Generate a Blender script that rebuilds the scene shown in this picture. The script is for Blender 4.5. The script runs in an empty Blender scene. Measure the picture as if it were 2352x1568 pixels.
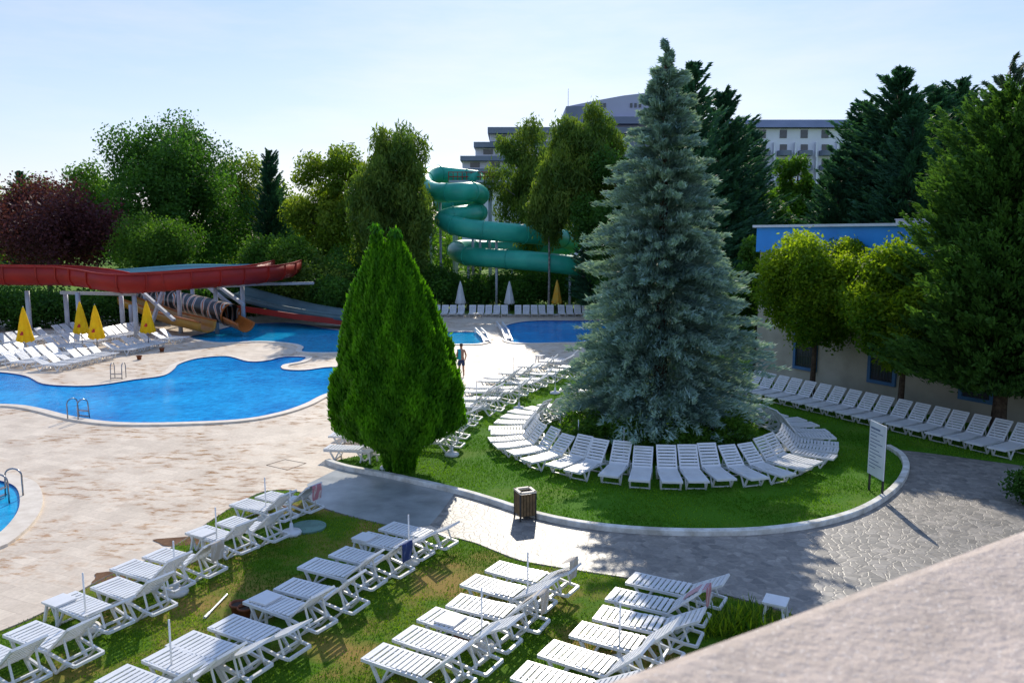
import bpy, math, random
import numpy as np
from mathutils import Vector, Matrix
RN=random.Random(7)
sc=bpy.context.scene
COL=sc.collection
# ------------------------------------------------------------- image pixels cast through the estimated camera to the ground or a given depth
H=7.4; P=math.radians(7.6); F=1829.3
def ray(u,v):
    dx=(u-1176)/F; dy=-(v-784)/F
    return dx, math.cos(P)+dy*math.sin(P), -math.sin(P)+dy*math.cos(P)
def G(u,v,z=0.0):
    d=ray(u,v); t=(z-H)/d[2]; return (d[0]*t,d[1]*t)
def W(u,v,Y):
    d=ray(u,v); t=Y/d[1]; return (d[0]*t,Y,H+d[2]*t)
# ------------------------------------------------------------- materials
def newmat(name):
    m=bpy.data.materials.new(name); m.use_nodes=True
    nt=m.node_tree; b=nt.nodes['Principled BSDF']; return m,nt,b
def N(nt,t,**k):
    n=nt.nodes.new(t)
    for a,b in k.items(): setattr(n,a,b)
    return n
def ramp(nt,fac,stops):
    r=N(nt,'ShaderNodeValToRGB'); e=r.color_ramp.elements
    while len(e)<len(stops): e.new(0.5)
    for i,(p,c) in enumerate(stops):
        e[i].position=p; e[i].color=(c[0],c[1],c[2],1)
    nt.links.new(fac,r.inputs[0]); return r.outputs[0]
def coord(nt,scale=1.0,obj=False,rot=0.0):
    if obj:
        t=N(nt,'ShaderNodeTexCoord'); o=t.outputs['Object']
    else:
        t=N(nt,'ShaderNodeNewGeometry'); o=t.outputs['Position']
    mp=N(nt,'ShaderNodeMapping'); mp.inputs['Rotation'].default_value=(0,0,rot)
    s=scale if isinstance(scale,tuple) else (scale,)*3
    mp.inputs['Scale'].default_value=s
    nt.links.new(o,mp.inputs[0]); return mp.outputs[0]
def noise(nt,vec,scale,detail=4,rough=0.6):
    n=N(nt,'ShaderNodeTexNoise'); n.inputs['Scale'].default_value=scale; n.inputs['Detail'].default_value=detail
    n.inputs['Roughness'].default_value=rough; nt.links.new(vec,n.inputs['Vector']); return n.outputs['Fac']
def mix(nt,fac,a,b,mode='MIX'):
    m=N(nt,'ShaderNodeMix',data_type='RGBA',blend_type=mode)
    if isinstance(fac,(int,float)): m.inputs[0].default_value=fac
    else: nt.links.new(fac,m.inputs[0])
    for i,x in ((6,a),(7,b)):
        if isinstance(x,tuple): m.inputs[i].default_value=(x[0],x[1],x[2],1)
        else: nt.links.new(x,m.inputs[i])
    return m.outputs[2]
def bump(nt,b,h,strength=0.3,dist=0.02):
    n=N(nt,'ShaderNodeBump'); n.inputs['Strength'].default_value=strength; n.inputs['Distance'].default_value=dist
    nt.links.new(h,n.inputs['Height']); nt.links.new(n.outputs[0],b.inputs['Normal'])
def addtrans(nt,b,c,f):
    tr=N(nt,'ShaderNodeBsdfTranslucent')
    if isinstance(c,tuple): tr.inputs[0].default_value=(*c,1)
    else: nt.links.new(c,tr.inputs[0])
    ms=N(nt,'ShaderNodeMixShader'); ms.inputs[0].default_value=f
    nt.links.new(b.outputs[0],ms.inputs[1]); nt.links.new(tr.outputs[0],ms.inputs[2])
    nt.links.new(ms.outputs[0],nt.nodes['Material Output'].inputs[0])
def pm(name,c1,c2=None,scale=3.0,rough=0.6,bmp=0.0,spec=0.4,metal=0.0,obj=True,trans=0.0):
    m,nt,b=newmat(name)
    if c2 is None: c2=tuple(x*0.8 for x in c1)
    v=coord(nt,1.0,obj); n=noise(nt,v,scale)
    c=ramp(nt,n,[(0.35,c2),(0.65,c1)])
    nt.links.new(c,b.inputs['Base Color'])
    b.inputs['Roughness'].default_value=rough; b.inputs['Specular IOR Level'].default_value=spec
    b.inputs['Metallic'].default_value=metal
    if bmp: bump(nt,b,noise(nt,v,scale*6),bmp,0.02)
    if trans: addtrans(nt,b,c,trans)
    return m
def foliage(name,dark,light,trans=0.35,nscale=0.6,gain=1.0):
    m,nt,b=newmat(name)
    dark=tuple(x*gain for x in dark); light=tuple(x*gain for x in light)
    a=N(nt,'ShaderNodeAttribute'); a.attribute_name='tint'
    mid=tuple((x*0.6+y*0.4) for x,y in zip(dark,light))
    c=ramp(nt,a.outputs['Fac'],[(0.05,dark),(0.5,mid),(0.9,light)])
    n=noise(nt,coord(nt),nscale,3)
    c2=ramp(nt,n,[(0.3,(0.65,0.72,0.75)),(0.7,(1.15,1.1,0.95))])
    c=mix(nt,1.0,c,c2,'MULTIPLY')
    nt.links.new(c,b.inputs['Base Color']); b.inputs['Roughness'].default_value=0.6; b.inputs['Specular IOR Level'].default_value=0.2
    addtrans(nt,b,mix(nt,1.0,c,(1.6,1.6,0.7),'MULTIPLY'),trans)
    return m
# ------------------------------------------------------------- mesh builder
class MB:
    def __init__(s): s.v=[]; s.f=[]
    def add(s,vs,fs):
        o=len(s.v); s.v+= [tuple(x) for x in vs]; s.f+=[tuple(i+o for i in f) for f in fs]; return s
    def box(s,c,d,rot=None):
        pts=[]
        for x,y,z in ((-1,-1,-1),(1,-1,-1),(1,1,-1),(-1,1,-1),(-1,-1,1),(1,-1,1),(1,1,1),(-1,1,1)):
            p=Vector((x*d[0]/2,y*d[1]/2,z*d[2]/2))
            if rot is not None: p=rot@p
            pts.append((p.x+c[0],p.y+c[1],p.z+c[2]))
        return s.add(pts,[(0,3,2,1),(4,5,6,7),(0,1,5,4),(1,2,6,5),(2,3,7,6),(3,0,4,7)])
    def seg(s,p0,p1,w,h):
        p0=Vector(p0);p1=Vector(p1);d=p1-p0;L=d.length;d.normalize()
        up=Vector((0,0,1)) if abs(d.z)<0.95 else Vector((1,0,0))
        y=up.cross(d).normalized(); z=d.cross(y)
        M=Matrix((d,y,z)).transposed()
        return s.box((p0+p1)/2,(L,w,h),M)
    def cyl(s,p0,p1,r0,r1=None,n=10):
        if r1 is None:r1=r0
        return s.sweep([p0,p1],[[(r*math.cos(2*math.pi*i/n),r*math.sin(2*math.pi*i/n)) for i in range(n)] for r in (r0,r1)],caps=True)
    def sweep(s,path,section,closed=False,caps=True,sclosed=True):
        path=[Vector(p) for p in path]; n=len(path); rings=[]
        multi=isinstance(section[0],list)
        for i,p in enumerate(path):
            if closed: d=path[(i+1)%n]-path[i-1]
            else: d=path[min(i+1,n-1)]-path[max(i-1,0)]
            d.normalize()
            up=Vector((0,0,1)) if abs(d.z)<0.97 else Vector((0,1,0))
            y=d.cross(up).normalized(); z=y.cross(d)
            sec=section[i] if multi else section
            rings.append([p+y*a+z*b for a,b in sec])
        m=len(rings[0]); vs=[q for r in rings for q in r]; fs=[]
        for i in range(n if closed else n-1):
            j=(i+1)%n
            for k in range(m if sclosed else m-1):
                l=(k+1)%m
                fs.append((i*m+k,j*m+k,j*m+l,i*m+l))
        if caps and not closed and sclosed:
            fs.append(tuple(range(m))); fs.append(tuple(reversed(range((n-1)*m,n*m))))
        return s.add(vs,fs)
    def lathe(s,prof,n=16,c=(0,0,0)):
        vs=[];fs=[]
        for r,z in prof:
            for i in range(n):
                a=2*math.pi*i/n; vs.append((c[0]+r*math.cos(a),c[1]+r*math.sin(a),c[2]+z))
        for i in range(len(prof)-1):
            for k in range(n):
                l=(k+1)%n; fs.append((i*n+k,i*n+l,(i+1)*n+l,(i+1)*n+k))
        fs.append(tuple(reversed(range(n)))); fs.append(tuple(range((len(prof)-1)*n,len(prof)*n)))
        return s.add(vs,fs)
    def mesh(s,name,mat,smooth=False,bev=0):
        me=bpy.data.meshes.new(name); me.from_pydata(s.v,[],s.f); me.materials.append(mat)
        me.validate()
        if smooth: me.polygons.foreach_set('use_smooth',[True]*len(me.polygons))
        me.update(); return me
def link(o): COL.objects.link(o); return o
def obj(name,me,parent=None,loc=None,**props):
    o=link(bpy.data.objects.new(name,me))
    if parent: o.parent=parent
    if loc: o.location=loc
    for k,v in props.items(): o[k]=v
    return o
def thing(name,label,cat,loc=(0,0,0),rz=0.0,group=None,scale=1.0):
    o=link(bpy.data.objects.new(name,None)); o.empty_display_size=0.3
    o.location=loc; o.rotation_euler=(0,0,rz); o.scale=(scale,)*3 if not isinstance(scale,tuple) else scale
    o['label']=label; o['category']=cat
    if group:o['group']=group
    return o
def inst(parts,name,label,cat,loc,rz=0,group=None,scale=1.0):
    t=thing(name,label,cat,loc,rz,group,scale)
    for pn,me in parts: obj(pn,me,t)
    return t
def smooth(pts,n=6,closed=False):
    pts=[np.array(p,float) for p in pts]; m=len(pts); out=[]
    rng=range(m) if closed else range(m-1)
    for i in rng:
        if closed: a,b,c,d=pts[i-1],pts[i],pts[(i+1)%m],pts[(i+2)%m]
        else: a,b,c,d=pts[max(i-1,0)],pts[i],pts[i+1],pts[min(i+2,m-1)]
        for k in range(n):
            t=k/n
            out.append(0.5*((2*b)+(-a+c)*t+(2*a-5*b+4*c-d)*t*t+(-a+3*b-3*c+d)*t**3))
    if not closed: out.append(pts[-1])
    return [tuple(float(q) for q in x) for x in out]
def sheet(name,pts,z,mat,label=None):
    me=bpy.data.meshes.new(name)
    area=sum(pts[i-1][0]*pts[i][1]-pts[i][0]*pts[i-1][1] for i in range(len(pts)))
    if area<0: pts=pts[::-1]
    me.from_pydata([(p[0],p[1],z) for p in pts],[],[tuple(range(len(pts)))]); me.materials.append(mat); me.update()
    return obj(name,me,kind='structure')
# ------------------------------------------------------------- leaves
def leafmesh(name,C,A,B,tint,mat):
    n=len(C)
    V=np.stack([C-A,C+B,C+A,C-B],1).reshape(-1,3).astype(np.float32)
    me=bpy.data.meshes.new(name)
    me.vertices.add(4*n); me.vertices.foreach_set('co',V.ravel())
    me.loops.add(4*n); me.loops.foreach_set('vertex_index',np.arange(4*n,dtype=np.int32))
    me.polygons.add(n); me.polygons.foreach_set('loop_start',np.arange(0,4*n,4,dtype=np.int32))
    me.update(calc_edges=True)
    at=me.attributes.new('tint','FLOAT','FACE'); at.data.foreach_set('value',np.clip(tint,0,1).astype(np.float32))
    me.materials.append(mat); return me
def unit(a): return a/np.maximum(np.linalg.norm(a,axis=1,keepdims=True),1e-6)
def clumps_leaves(cl,n,size,rng,droop=0.0,aspect=0.55,shell=0.35):
    cl=np.array(cl,float)
    w=cl[:,3]**2; w/=w.sum()
    idx=rng.choice(len(cl),n,p=w); c=cl[idx]
    d=unit(rng.normal(size=(n,3)))
    rr=c[:,3:4]*(rng.random((n,1))**shell)*(1+0.15*rng.normal(size=(n,1)))
    off=d*rr; off[:,2]*=c[:,4]
    C=c[:,:3]+off
    A=unit(rng.normal(size=(n,3))+np.array([0,0,-droop*2]))
    B=unit(np.cross(A,rng.normal(size=(n,3))))
    s=size*(0.6+0.8*rng.random((n,1)))
    ct=rng.random(len(cl))[idx]
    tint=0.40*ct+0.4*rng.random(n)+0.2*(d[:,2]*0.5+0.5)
    return C,A*s*0.5*(1+droop),B*s*0.5*aspect,tint
def ell_clumps(rng,n,rx,ry,rz,zc,cr,zs=1.0,cone=0.0,surf=0.5):
    out=[]
    for i in range(n):
        d=rng.normal(size=3); d/=np.linalg.norm(d)
        r=rng.random()**surf
        x,y,z=d*r
        k=1.0
        if cone: k=max(0.12,1-cone*(z*0.5+0.5))*1.25
        c=cr*(0.6+0.7*rng.random())*(0.6+0.4*k)
        sx=max(rx-cr*0.6,0.2); sz=max(rz-cr*0.6,0.2)
        out.append((x*sx*k,y*max(ry-cr*.6,.2)*k,zc+z*sz,c,zs))
    return out
barkm=pm('bark',(0.11,0.08,0.055),(0.05,0.035,0.025),8,0.9,0.8,0.1)
barkgrey=pm('bark_pale',(0.3,0.29,0.26),(0.1,0.09,0.08),6,0.9,0.6,0.1)
def trunkmesh(h,r,targets,mat,rng,lean=0.0):
    mb=MB(); k=10
    def sec(rr): return [(rr*math.cos(2*math.pi*i/k)*(1+0.08*math.sin(3*i)),rr*math.sin(2*math.pi*i/k)) for i in range(k)]
    pts=[(lean*t*t+0.04*math.sin(5*t),0.03*math.sin(7*t),h*t) for t in (0,0.03,0.1,0.3,0.55,0.8,1.0)]
    rad=[r*1.5,r*1.2,r,r*0.85,r*0.65,r*0.4,r*0.15]
    mb.sweep(pts,[sec(q) for q in rad])
    for (x,y,z) in targets:
        z0=max(0.25*h,min(h*0.85,z-0.7*math.hypot(x,y)))
        p0=(0,0,z0); p1=(x*0.45,y*0.45,z0+(z-z0)*0.55+0.05); p2=(x,y,z)
        mb.sweep([p0,p1,p2],[sec(r*0.42),sec(r*0.28),sec(r*0.08)])
    return mb.mesh('trunk',mat,True)
def broad(name,label,loc,top,bot,rx,mat,n,size,nc=40,cr=None,zs=1.0,cone=0.0,droop=0.0,seed=1,trunk=0.18,ry=None,tmat=None,cat='tree',surf=0.5,aspect=0.55,group=None):
    rng=np.random.default_rng(seed); rz=(top-bot)/2; zc=(top+bot)/2
    cr=cr or rx*0.33
    cl=ell_clumps(rng,nc,rx,ry or rx,rz,zc,cr,zs,cone,surf)
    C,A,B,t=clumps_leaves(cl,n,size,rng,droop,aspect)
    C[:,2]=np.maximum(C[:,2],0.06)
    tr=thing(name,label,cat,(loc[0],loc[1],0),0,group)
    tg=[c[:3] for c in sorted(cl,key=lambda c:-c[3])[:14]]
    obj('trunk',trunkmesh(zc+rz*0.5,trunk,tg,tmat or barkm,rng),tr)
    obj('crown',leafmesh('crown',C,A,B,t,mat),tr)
    return tr
def conifer_arrays(Ht,R,z0,nb,per,rng,exp=0.8,blade=0.3,wid=0.07,up0=0.25,droop=0.35,spread=0.3,tipz=0.3,lump=0.25,minL=0.12,rag=0.38):
    t=1-np.sqrt(rng.random(nb)) ; t=t*0.995
    t=np.where(rng.random(nb)<0.25,rng.random(nb),t)
    az=rng.random(nb)*2*np.pi
    lobes=1+lump*np.sin(az*3+t*9)*0.5+lump*0.6*np.sin(az*5-t*17)
    L=R*((1-t)**exp)*((1.08-rag)+rag*rng.random(nb))*lobes
    low=np.clip(t/0.07,0.0,1.0); L*=0.72+0.28*low
    L=np.maximum(L,minL)
    hz=z0+(Ht-z0)*t
    ib=np.repeat(np.arange(nb),per); n=len(ib)
    s=rng.random(n)**0.6
    s=0.12+0.9*s
    l=L[ib]; a=az[ib]
    lat=(rng.random(n)*2-1)*spread*l*(1.05-s)*1.3
    lat+=rng.normal(size=n)*0.04
    rad=np.stack([np.cos(a),np.sin(a),0*a],1); tan=np.stack([-np.sin(a),np.cos(a),0*a],1)
    upk=up0*(0.3+t[ib]*1.8)
    z=hz[ib]+l*s*upk-droop*l*s*s+0.10*l*s**4-0.25*np.abs(lat)+rng.normal(size=n)*0.04
    C=rad*(l*s)[:,None]+tan*lat[:,None]; C[:,2]=z
    sg=np.sign(lat)[:,None]
    A=unit(rad*(0.7+0.5*rng.random((n,1)))+tan*sg*(0.7*rng.random((n,1)))+np.array([0,0,1.0])*(tipz+0.5*rng.normal(size=(n,1))))
    B=unit(np.cross(A,unit(rng.normal(size=(n,3)))))
    sz=(0.6+0.7*rng.random((n,1)))
    bt=rng.random(nb)
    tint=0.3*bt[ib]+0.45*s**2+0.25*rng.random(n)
    return C,A*blade*0.5*sz,B*wid*0.5*sz,tint
def conifer(name,label,loc,Ht,R,z0,mat,nb,per,seed,trunk=0.2,rz=0,me=None,scale=1.0,**k):
    rng=np.random.default_rng(seed)
    tr=thing(name,label,'tree',(loc[0],loc[1],0),rz,None,scale)
    if me is None:
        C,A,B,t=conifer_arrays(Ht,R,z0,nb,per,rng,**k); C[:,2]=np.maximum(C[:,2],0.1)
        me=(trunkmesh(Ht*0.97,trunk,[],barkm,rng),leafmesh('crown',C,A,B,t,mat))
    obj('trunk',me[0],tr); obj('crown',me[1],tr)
    return me
# ------------------------------------------------------------- ground materials
def m_deck():
    m,nt,b=newmat('travertine_deck')
    v=coord(nt,1.0,False,0.42)
    br=N(nt,'ShaderNodeTexBrick'); nt.links.new(v,br.inputs['Vector'])
    br.inputs['Scale'].default_value=1.0; br.inputs['Brick Width'].default_value=0.6; br.inputs['Row Height'].default_value=0.4
    br.inputs['Mortar Size'].default_value=0.004; br.inputs['Mortar Smooth'].default_value=0.4
    br.inputs['Color1'].default_value=(0.72,0.61,0.48,1); br.inputs['Color2'].default_value=(0.61,0.51,0.40,1); br.inputs['Mortar'].default_value=(0.44,0.35,0.27,1)
    n1=noise(nt,coord(nt),0.28,5,0.65); n2=noise(nt,coord(nt,(0.9,2.2,1),False,0.42),1.6,6,0.7); n3=noise(nt,coord(nt),11,4)
    n4=noise(nt,coord(nt,(1,0.6,1)),0.75,5,0.7)
    c=mix(nt,1.0,br.outputs['Color'],ramp(nt,n4,[(0.3,(0.86,0.84,0.81)),(0.7,(1.08,1.07,1.05))]),'MULTIPLY')
    st=N(nt,'ShaderNodeMath',operation='MULTIPLY'); 
    s1=ramp(nt,n2,[(0.50,(0,0,0)),(0.60,(1,1,1))]); s2=ramp(nt,n1,[(0.46,(0,0,0)),(0.54,(1,1,1))])
    nt.links.new(s1,st.inputs[0]); nt.links.new(s2,st.inputs[1])
    c=mix(nt,st.outputs[0],c,mix(nt,1.0,c,(0.72,0.50,0.28),'MULTIPLY'))
    c=mix(nt,1.0,c,ramp(nt,n3,[(0.3,(0.88,0.88,0.88)),(0.7,(1.06,1.06,1.06))]),'MULTIPLY')
    nt.links.new(c,b.inputs['Base Color'])
    r=ramp(nt,st.outputs[0],[(0.0,(0.6,)*3),(1.0,(0.22,)*3)]); nt.links.new(r,b.inputs['Roughness'])
    b.inputs['Specular IOR Level'].default_value=0.25
    bump(nt,b,br.outputs['Fac'],-0.3,0.01)
    return m
def m_flag():
    m,nt,b=newmat('crazy_paving')
    v=coord(nt); nz=N(nt,'ShaderNodeTexNoise'); nz.inputs['Scale'].default_value=2.5; nt.links.new(v,nz.inputs['Vector'])
    vv=N(nt,'ShaderNodeVectorMath',operation='MULTIPLY_ADD'); nt.links.new(nz.outputs['Color'],vv.inputs[0]); vv.inputs[1].default_value=(0.3,0.3,0); nt.links.new(v,vv.inputs[2])
    fl=N(nt,'ShaderNodeVectorMath',operation='MULTIPLY'); nt.links.new(vv.outputs[0],fl.inputs[0]); fl.inputs[1].default_value=(1,1,0)
    S=4.6
    vo=N(nt,'ShaderNodeTexVoronoi',feature='DISTANCE_TO_EDGE'); vo.inputs['Scale'].default_value=S; nt.links.new(fl.outputs[0],vo.inputs['Vector'])
    vc=N(nt,'ShaderNodeTexVoronoi',feature='F1'); vc.inputs['Scale'].default_value=S; nt.links.new(fl.outputs[0],vc.inputs['Vector'])
    sep=N(nt,'ShaderNodeSeparateColor'); nt.links.new(vc.outputs['Color'],sep.inputs[0])
    c=ramp(nt,sep.outputs[0],[(0.0,(0.19,0.175,0.155)),(0.5,(0.28,0.255,0.22)),(1.0,(0.38,0.34,0.29))])  # stone tones darkened overall to stand in for tree shade
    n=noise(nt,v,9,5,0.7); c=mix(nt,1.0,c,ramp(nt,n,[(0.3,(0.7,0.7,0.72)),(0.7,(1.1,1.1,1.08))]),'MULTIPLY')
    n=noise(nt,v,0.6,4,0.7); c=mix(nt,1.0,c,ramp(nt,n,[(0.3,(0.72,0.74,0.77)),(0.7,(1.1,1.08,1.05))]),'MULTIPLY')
    e=ramp(nt,vo.outputs['Distance'],[(0.0,(0.9,0.9,0.9)),(0.03,(0.6,0.6,0.6)),(0.08,(0,0,0))])
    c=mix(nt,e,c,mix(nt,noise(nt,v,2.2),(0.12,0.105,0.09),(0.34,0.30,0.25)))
    nt.links.new(c,b.inputs['Base Color']); b.inputs['Roughness'].default_value=0.5
    bump(nt,b,ramp(nt,vo.outputs['Distance'],[(0.03,(0,0,0)),(0.1,(1,1,1))]),0.4,0.012)
    return m
def m_grass(name,g1,g2,brown,bs=(0.52,0.7),sc1=0.35):
    m,nt,b=newmat(name); v=coord(nt)
    c=ramp(nt,noise(nt,v,30,4,0.7),[(0.3,g1),(0.7,g2)])
    c=mix(nt,ramp(nt,noise(nt,v,sc1,5,0.6),[(bs[0],(0,0,0)),(bs[1],(1,1,1))]),c,brown)
    nt.links.new(c,b.inputs['Base Color']); b.inputs['Roughness'].default_value=0.9; b.inputs['Specular IOR Level'].default_value=0.1
    bump(nt,b,noise(nt,v,45,3),0.6,0.03)
    return m
def m_water(name,deep,light,sp=0.35):
    m,nt,b=newmat(name); v=coord(nt)
    w=noise(nt,coord(nt,(1,1.0,1)),3.5,3,0.55)
    vo=N(nt,'ShaderNodeTexVoronoi',feature='SMOOTH_F1'); vo.inputs['Scale'].default_value=2.2
    nt.links.new(coord(nt),vo.inputs['Vector'])
    big=noise(nt,v,0.18,3)
    c=ramp(nt,big,[(0.35,deep),(0.7,light)])
    c=mix(nt,0.6,c,mix(nt,1.0,c,ramp(nt,vo.outputs['Distance'],[(0.1,(0.75,0.8,0.85)),(0.6,(1.3,1.25,1.15))]),'MULTIPLY'))
    c=mix(nt,1.0,c,ramp(nt,w,[(0.3,(0.70,0.78,0.83)),(0.7,(1.30,1.22,1.14))]),'MULTIPLY')
    nt.links.new(c,b.inputs['Base Color']); b.inputs['Roughness'].default_value=0.1
    b.inputs['Specular IOR Level'].default_value=sp; b.inputs['IOR'].default_value=1.22
    bump(nt,b,noise(nt,v,4.5,4,0.6),0.5,0.06)
    return m
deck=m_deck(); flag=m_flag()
lawnm=m_grass('lawn_soil',(0.045,0.12,0.006),(0.10,0.19,0.012),(0.28,0.19,0.05),(0.47,0.62),0.42)
lawnm2=m_grass('ring_lawn_soil',(0.04,0.13,0.006),(0.08,0.20,0.01),(0.12,0.19,0.02))
fieldm=m_grass('field_grass',(0.09,0.20,0.02),(0.15,0.26,0.03),(0.16,0.2,0.05))
white=pm('white_plastic',(0.86,0.86,0.85),(0.78,0.78,0.77),2.5,0.35,0,0.5,trans=0.22)
curbm=pm('painted_kerb',(0.74,0.72,0.65),(0.44,0.41,0.34),2.6,0.7,0.3,0.3,obj=False)
concm=pm('smooth_concrete',(0.36,0.37,0.35),(0.22,0.23,0.22),1.2,0.3,0.15,0.5,obj=False)
tileblue=pm('pool_tile_band',(0.02,0.07,0.25),(0.01,0.04,0.16),6,0.3,obj=False)
copm=pm('pool_coping_stone',(0.72,0.63,0.51),(0.60,0.51,0.40),3,0.6,0.1,0.4,obj=False)
# ------------------------------------------------------------- ground sheets
sheet('ground',[(-900,-200),(900,-200),(900,1500),(-900,1500)],0.0,fieldm)
sheet('pool_deck',[(-47,4),(4,4),(4,20),(5,30),(8.5,42),(9.5,75),(-47,75)],0.004,deck)
path_px=[(985,1205),(1030,1130),(1200,1130),(1700,1130),(2040,1020),(2352,1068),(2620,1110),(2620,1500),(1900,1440),(1760,1392),(1660,1365),(1560,1345),(1450,1328),(1330,1310),(1200,1288),(1130,1262),(1060,1238)]
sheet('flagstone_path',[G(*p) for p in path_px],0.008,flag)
sheet('concrete_pad',[G(*p) for p in [(705,1112),(745,1092),(790,1070),(900,1085),(1050,1125),(1010,1180),(985,1208),(870,1215),(735,1175)]],0.010,concm)
curbA=[(752,1064),(800,1079),(900,1098),(1050,1132),(1130,1155),(1230,1187),(1330,1208),(1450,1222),(1600,1228),(1750,1224),(1880,1206),(1980,1175),(2050,1130),(2080,1085),(2072,1052),(2040,1030)]
cA=smooth([G(*p) for p in curbA],6)
restA=[G(*p) for p in [(2150,1043),(2352,1070),(2600,1105),(2600,940),(2100,880),(1750,835),(1500,835),(1330,845),(1200,862),(1120,890),(1060,925),(1000,960),(940,1000),(860,1040),(770,1058)]]
lawnA=cA+restA
sheet('lawn_ring',lawnA,0.014,lawnm2)
edgeB=[(0,1452),(100,1408),(240,1328),(380,1268),(480,1200),(560,1150),(620,1128),(690,1132),(735,1165),(870,1203),(1060,1240),(1130,1264),(1200,1290),(1330,1312),(1450,1330),(1560,1347),(1660,1367),(1760,1394),(1900,1440)]
eB=smooth([G(*p) for p in edgeB],4)
lawnB=eB+[(6,10),(6,5),(-12,5),(-13,11)]
sheet('lawn_loungers',lawnB,0.014,lawnm)
def kerb(name,pts,w,h,mat,closed=False,z=0.0):
    mb=MB(); mb.sweep([(p[0],p[1],z) for p in pts],[(-w/2,0),(w/2,0),(w/2,h-0.02),(w/2-0.02,h),(-w/2+0.02,h),(-w/2,h-0.02)],closed=closed)
    return obj(name,mb.mesh(name,mat),kind='structure')
kerb('lawn_kerb',cA,0.20,0.15,curbm)
kerb('lawn_edging',eB,0.05,0.035,pm('dark_edging',(0.18,0.15,0.12),None,3,0.8,obj=False))
wat=m_water('pool_water_blue',(0.002,0.20,0.54),(0.012,0.38,0.78),0.25)
wat2=m_water('pool_water_shallow',(0.006,0.27,0.52),(0.012,0.38,0.66),0.3)
pools={
 'near':([(-300,850),(-100,852),(0,857),(60,866),(100,884),(180,889),(240,885),(310,874),(375,865),(400,850),(412,838),(455,825),(520,820),(570,832),(615,830),(650,822),(700,822),(690,832),(650,840),(652,850),(700,852),(760,845),(830,850),(830,880),(745,908),(700,930),(640,950),(550,966),(400,973),(280,973),(200,965),(150,955),(100,942),(40,932),(-60,930),(-300,925)],wat),
 'far':([(438,776),(480,766),(530,752),(600,744),(680,744),(760,758),(860,764),(980,765),(1105,765),(1108,789),(1030,792),(900,800),(800,810),(700,810),(697,798),(670,790),(600,785),(500,788)],wat2),
 'third':([(1162,750),(1215,739),(1310,738),(1400,740),(1450,760),(1420,785),(1300,788),(1180,788),(1165,770)],wat),
 'kids':([(-60,1100),(0,1108),(35,1122),(46,1150),(38,1185),(0,1228),(-60,1260),(-140,1220),(-140,1130)],wat2)}
for k,(pp,mt) in pools.items():
    w=smooth([G(*p) for p in pp],5,True)
    sheet('pool_water',w,0.012,mt)
    area=sum(w[i-1][0]*w[i][1]-w[i][0]*w[i-1][1] for i in range(len(w)))
    if area<0:w=w[::-1]
    cw=0.38 if k!='kids' else 0.55
    mb=MB(); mb.sweep([(p[0],p[1],0.0) for p in w],[(0,0),(0,0.075),(cw,0.075),(cw+0.01,0)],closed=True,sclosed=False)
    me=mb.mesh('pool_coping',copm); 
    me.materials.append(tileblue)
    for i,p in enumerate(me.polygons):
        if i%3==0:p.material_index=1
    obj('pool_coping',me,kind='structure')
soil=pm('bare_soil',(0.20,0.11,0.06),(0.11,0.06,0.035),5,0.95,0.5,0.1,obj=False)
for i,(u,v,a,b) in enumerate([(425,1243,0.75,0.3),(290,1325,0.8,0.4),(660,1165,0.4,0.2)]):
    x,y=G(u,v); pts=[(x+a*math.cos(t)*(1+.2*math.sin(3*t+i)),y+b*math.sin(t)*(1+.2*math.sin(2*t))) for t in [k*math.pi/10 for k in range(20)]]
    sheet('soil_patch',pts,0.018,soil)
hm=MB()
hp=[G(612,1068),(G(655,1055)),(G(703,1064)),(G(660,1079))]
hm.sweep([(p[0],p[1],0.0045) for p in hp],[(-0.012,0),(0.012,0),(0.012,0.008),(-0.012,0.008)],closed=True)
obj('deck_hatch_frame',hm.mesh('deck_hatch_frame',soil),kind='structure')
# ------------------------------------------------------------- grass blades
def inpoly(X,Y,poly):
    r=np.zeros(len(X),bool); j=len(poly)-1
    for i in range(len(poly)):
        xi,yi=poly[i];xj,yj=poly[j]
        c=((yi>Y)!=(yj>Y))&(X<(xj-xi)*(Y-yi)/(yj-yi+1e-12)+xi); r^=c; j=i
    return r
def blades(name,poly,n,xr,yr,h,w,mat,seed):
    rng=np.random.default_rng(seed)
    X=rng.uniform(*xr,n); Y=rng.uniform(*yr,n); k=inpoly(X,Y,poly); X=X[k];Y=Y[k]; n=len(X)
    f=np.sin(X*1.7+np.sin(Y*1.3)*2)+np.sin(Y*1.9+X*0.8)+rng.normal(size=n)*0.8
    k=f>-0.9; X=X[k];Y=Y[k]; n=len(X)
    hh=h*(0.5+rng.random(n))
    A=np.stack([rng.normal(size=n)*0.4,rng.normal(size=n)*0.4,np.ones(n)],1); A=unit(A)*(hh/2)[:,None]
    a=rng.random(n)*np.pi; B=np.stack([np.cos(a),np.sin(a),0*a],1)*w/2
    C=np.stack([X,Y,np.full(n,0.014)],1)+A*0.9
    t=0.5*rng.random(n)+0.25*(np.sin(X*1.3+Y*0.7)+1)
    obj(name,leafmesh(name,C,A,B,t,mat),kind='stuff')
gr=foliage('grass_blades',(0.055,0.16,0.005),(0.22,0.34,0.02),0.35,0.5)
gr2=foliage('grass_blades_ring',(0.045,0.16,0.004),(0.16,0.32,0.015),0.35,0.5)
blades('grass_cover',lawnB,230000,(-13,7),(8,23),0.045,0.022,gr,5)
blades('grass_cover',lawnA,300000,(-6,20),(17,43),0.05,0.03,gr2,6)
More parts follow.
